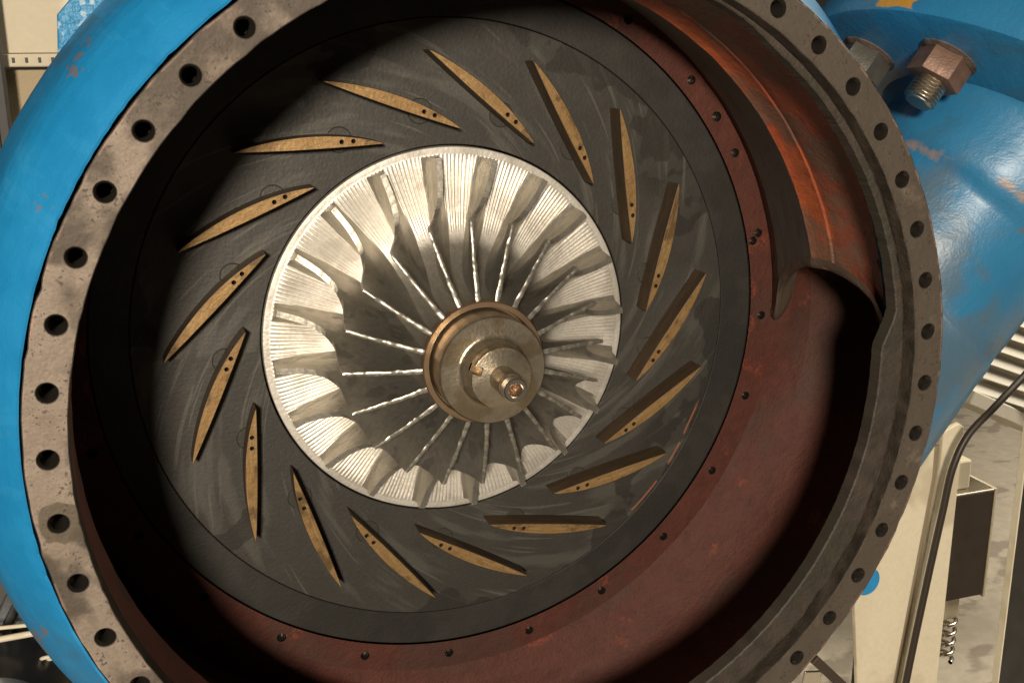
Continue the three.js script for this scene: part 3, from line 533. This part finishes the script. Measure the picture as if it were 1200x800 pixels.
{
  const c = thing('cream_column', 'tall folded cream sheet metal column behind the right side of the casing', 'column');
  const strip = (q, d) => { const s = new THREE.Shape(); s.setFromPoints(q.map((p) => new THREE.Vector2(...p))); return metricUv(new THREE.ExtrudeGeometry(s, { depth: d, bevelEnabled: true, bevelThickness: 0.002, bevelSize: 0.002, bevelOffset: -0.002, bevelSegments: 2 })); };
  part('front_face', place(strip([[0.72, -0.34], [0.8785, -0.34], [0.880, -0.395], [0.842, -0.76], [0.824, -0.95], [0.795, -0.95]], 0.006), 0, 0, -0.352), cream, c);
  part('fold', place(strip([[0.879, -0.345], [0.893, -0.345], [0.893, -0.395], [0.855, -0.76], [0.836, -0.95], [0.8245, -0.95], [0.8425, -0.76], [0.8805, -0.395]], 0.004), 0, 0, -0.356), mat({ color: rgb(0.30, 0.24, 0.16), roughness: 0.6 }), c, 'darker fold line of the column');
  part('side_face', place(strip([[0.8935, -0.32], [0.923, -0.310], [0.9335, -0.318], [0.9335, -0.95], [0.8370, -0.95], [0.8555, -0.76], [0.8935, -0.395]], 0.006), 0, 0, -0.353), cream, c);
  const s = thing('dark_upright', 'dark brown steel upright beside the foot of the cream column', 'post');
  part('web', box(0.0135, 0.50, 0.03, 0.7965, -0.70, -0.365, 0.001), brown, s);
  part('flange_edge', box(0.003, 0.50, 0.034, 0.7878, -0.70, -0.365, 0.0008), black, s);
  const b = thing('base_bar', 'short dark bar lying across the bottom under the flange ring', 'bar');
  part('bar', place(rbox(0.09, 0.014, 0.02, 0.002), 0.6035, -0.604, -0.2, 0, 0, -46 * deg), brown, b);
  part('end_plate', place(rbox(0.030, 0.022, 0.004, 0.002), 0.575, -0.606, -0.2, 0, 0, -10 * deg), M.steel, b);
}
{
  const r = thing('relay_box', 'dark brown relay box with silver top, hung beside the cream column', 'relay box');
  part('housing', box(0.0880, 0.2040, 0.07, 1.0670, -0.5950, -0.485, 0.003), brown, r);
  part('top_plate', box(0.0900, 0.0035, 0.072, 1.0670, -0.4912, -0.486, 0.001), M.steel, r);
  part('side_flange', box(0.0060, 0.212, 0.074, 1.1135, -0.595, -0.486, 0.001), cream, r);
  part('connector', box(0.0360, 0.055, 0.03, 1.052, -0.4620, -0.480, 0.005), cream, r);
  part('lower_connector', box(0.0560, 0.046, 0.03, 1.0450, -0.7200, -0.475, 0.006), cream, r);
  const pts = []; for (let k = 0; k <= 160; k++) { const a = k / 160 * Math.PI * 2 * 4.2; pts.push(new THREE.Vector3(1.053 + 0.0170 * Math.cos(a), -0.7440 - 0.083 * k / 160, -0.470 + 0.0170 * Math.sin(a))); }
  part('coil_spring', new THREE.TubeGeometry(new THREE.CatmullRomCurve3(pts), 320, 0.0042, 10), M.steel, r);
}
{
  const k = thing('black_cable', 'thick dark brown cable curving down past the cream column', 'cable');
  const P = [[1.12, -0.17, -0.34], [1.03, -0.222, -0.32], [0.9444, -0.2725, -0.3], [0.9008, -0.3119, -0.3], [0.8791, -0.3582, -0.3], [0.8672, -0.435, -0.3], [0.8494, -0.5643, -0.3], [0.8293, -0.7288, -0.3], [0.81, -0.95, -0.3]].map((q) => new THREE.Vector3(...q));
  part('sheath', new THREE.TubeGeometry(new THREE.CatmullRomCurve3(P), 120, 0.0057, 14), mat({ color: rgb(0.035, 0.024, 0.017), roughness: 0.45 }), k);
}
{
  const v = thing('louvred_cover', 'white louvred metal cover at the right edge behind the blue outlet', 'vent cover');
  const white = mat({ map: tex(256, 0.4, (x, y) => mix3([0.62, 0.58, 0.50], [0.74, 0.70, 0.62], fbm(x * 40, y * 40, 4, 171)), { wrap: true }), roughness: 0.5 });
  const dir = Math.atan2(-0.0628, 0.1382);
  const at = (u, w) => [1.172 + u * Math.cos(dir) - w * Math.sin(dir), -0.3851 + u * Math.sin(dir) + w * Math.cos(dir)];
  const [bx, by] = at(0.060, 0.16); part('back_panel', metricUv(place(new THREE.BoxGeometry(0.58, 0.34, 0.006), bx, by, -0.625, 0, 0, dir)), white, v);
  for (let k = 0; k < 9; k++) { const [x, y] = at(0.060, 0.040 + k * 0.0285); part('slat', place(rbox(0.56, 0.0250, 0.003, 0.001), x, y, -0.606, -0.62, 0, dir), white, v); }
  const [fx, fy] = at(0.17, 0.013); part('frame', metricUv(place(rbox(0.36, 0.028, 0.03, 0.003), fx, fy, -0.605, 0, 0, dir)), white, v);
  const b = thing('black_cabinet', 'black cabinet with a pale edge at the far right of the picture', 'cabinet');
  part('side', box(0.30, 1.1, 0.008, 0.9690, -0.40, -0.106, 0.002), black, b);
  part('edge_trim', box(0.0022, 1.1, 0.012, 0.8175, -0.40, -0.106, 0.001), cream, b);
}
{
  const g = thing('steel_frame', 'grey steel frame of slanted bars behind the lower left of the casing', 'frame');
  const steel = mat({ map: tex(256, 0.2, (x, y) => mix3([0.05, 0.052, 0.055], [0.20, 0.20, 0.20], fbm(x * 90, y * 90, 4, 175)), { wrap: true }), roughness: 0.4, metalness: 0.5 });
  part('rear_plate', box(0.16, 0.34, 0.01, -0.42, -0.36, -0.22, 0.001), mat({ color: rgb(0.075, 0.073, 0.07), roughness: 0.6 }), g);
  for (let k = 0; k < 6; k++) part('bar', place(rbox(0.010, 0.16, 0.010, 0.002), -0.452 + k * 0.0155, -0.292 - k * 0.012, -0.145, 0, 0, -0.5), steel, g);
  const rod = (label, x0, y0, x1, y1, r) => { const t = thing('white_rod', label, 'rod'); const a = new THREE.Vector3(x0, y0, -0.1), b = new THREE.Vector3(x1, y1, -0.1); part('rod', new THREE.TubeGeometry(new THREE.LineCurve3(a, b), 4, r, 12), cream, t); const cap = new THREE.SphereGeometry(r, 12, 8); part('tip', place(cap, x1, y1, -0.1), cream, t); };
  rod('upper of the two white rods at the lower left, thinner one', -0.50, -0.2730, -0.4170, -0.2785, 0.0020);
  rod('lower of the two white rods at the lower left, thicker one', -0.50, -0.2900, -0.4120, -0.2880, 0.0032);
  const h = thing('white_hook', 'small white ring hook at the lower left below the rods', 'hook');
  part('ring', place(new THREE.TorusGeometry(0.0065, 0.0020, 10, 28), -0.4055, -0.3180, -0.1, 0.9, 0, 0.2), cream, h);
  const m = thing('black_motor', 'rounded black motor cover in the bottom left corner', 'cover');
  const pr = [[0, 0.03], [0.05, 0.028], [0.062, 0.020], [0.066, 0.0], [0.066, -0.06]];
  part('cover', place(revolve(pr, 48), -0.456, -0.366, -0.075), mat({ color: rgb(0.008, 0.009, 0.011), roughness: 0.35 }), m);
}
scene.traverse((o) => { if (o.isMesh) { o.castShadow = true; o.receiveShadow = true; } });
renderer.render(scene, camera);
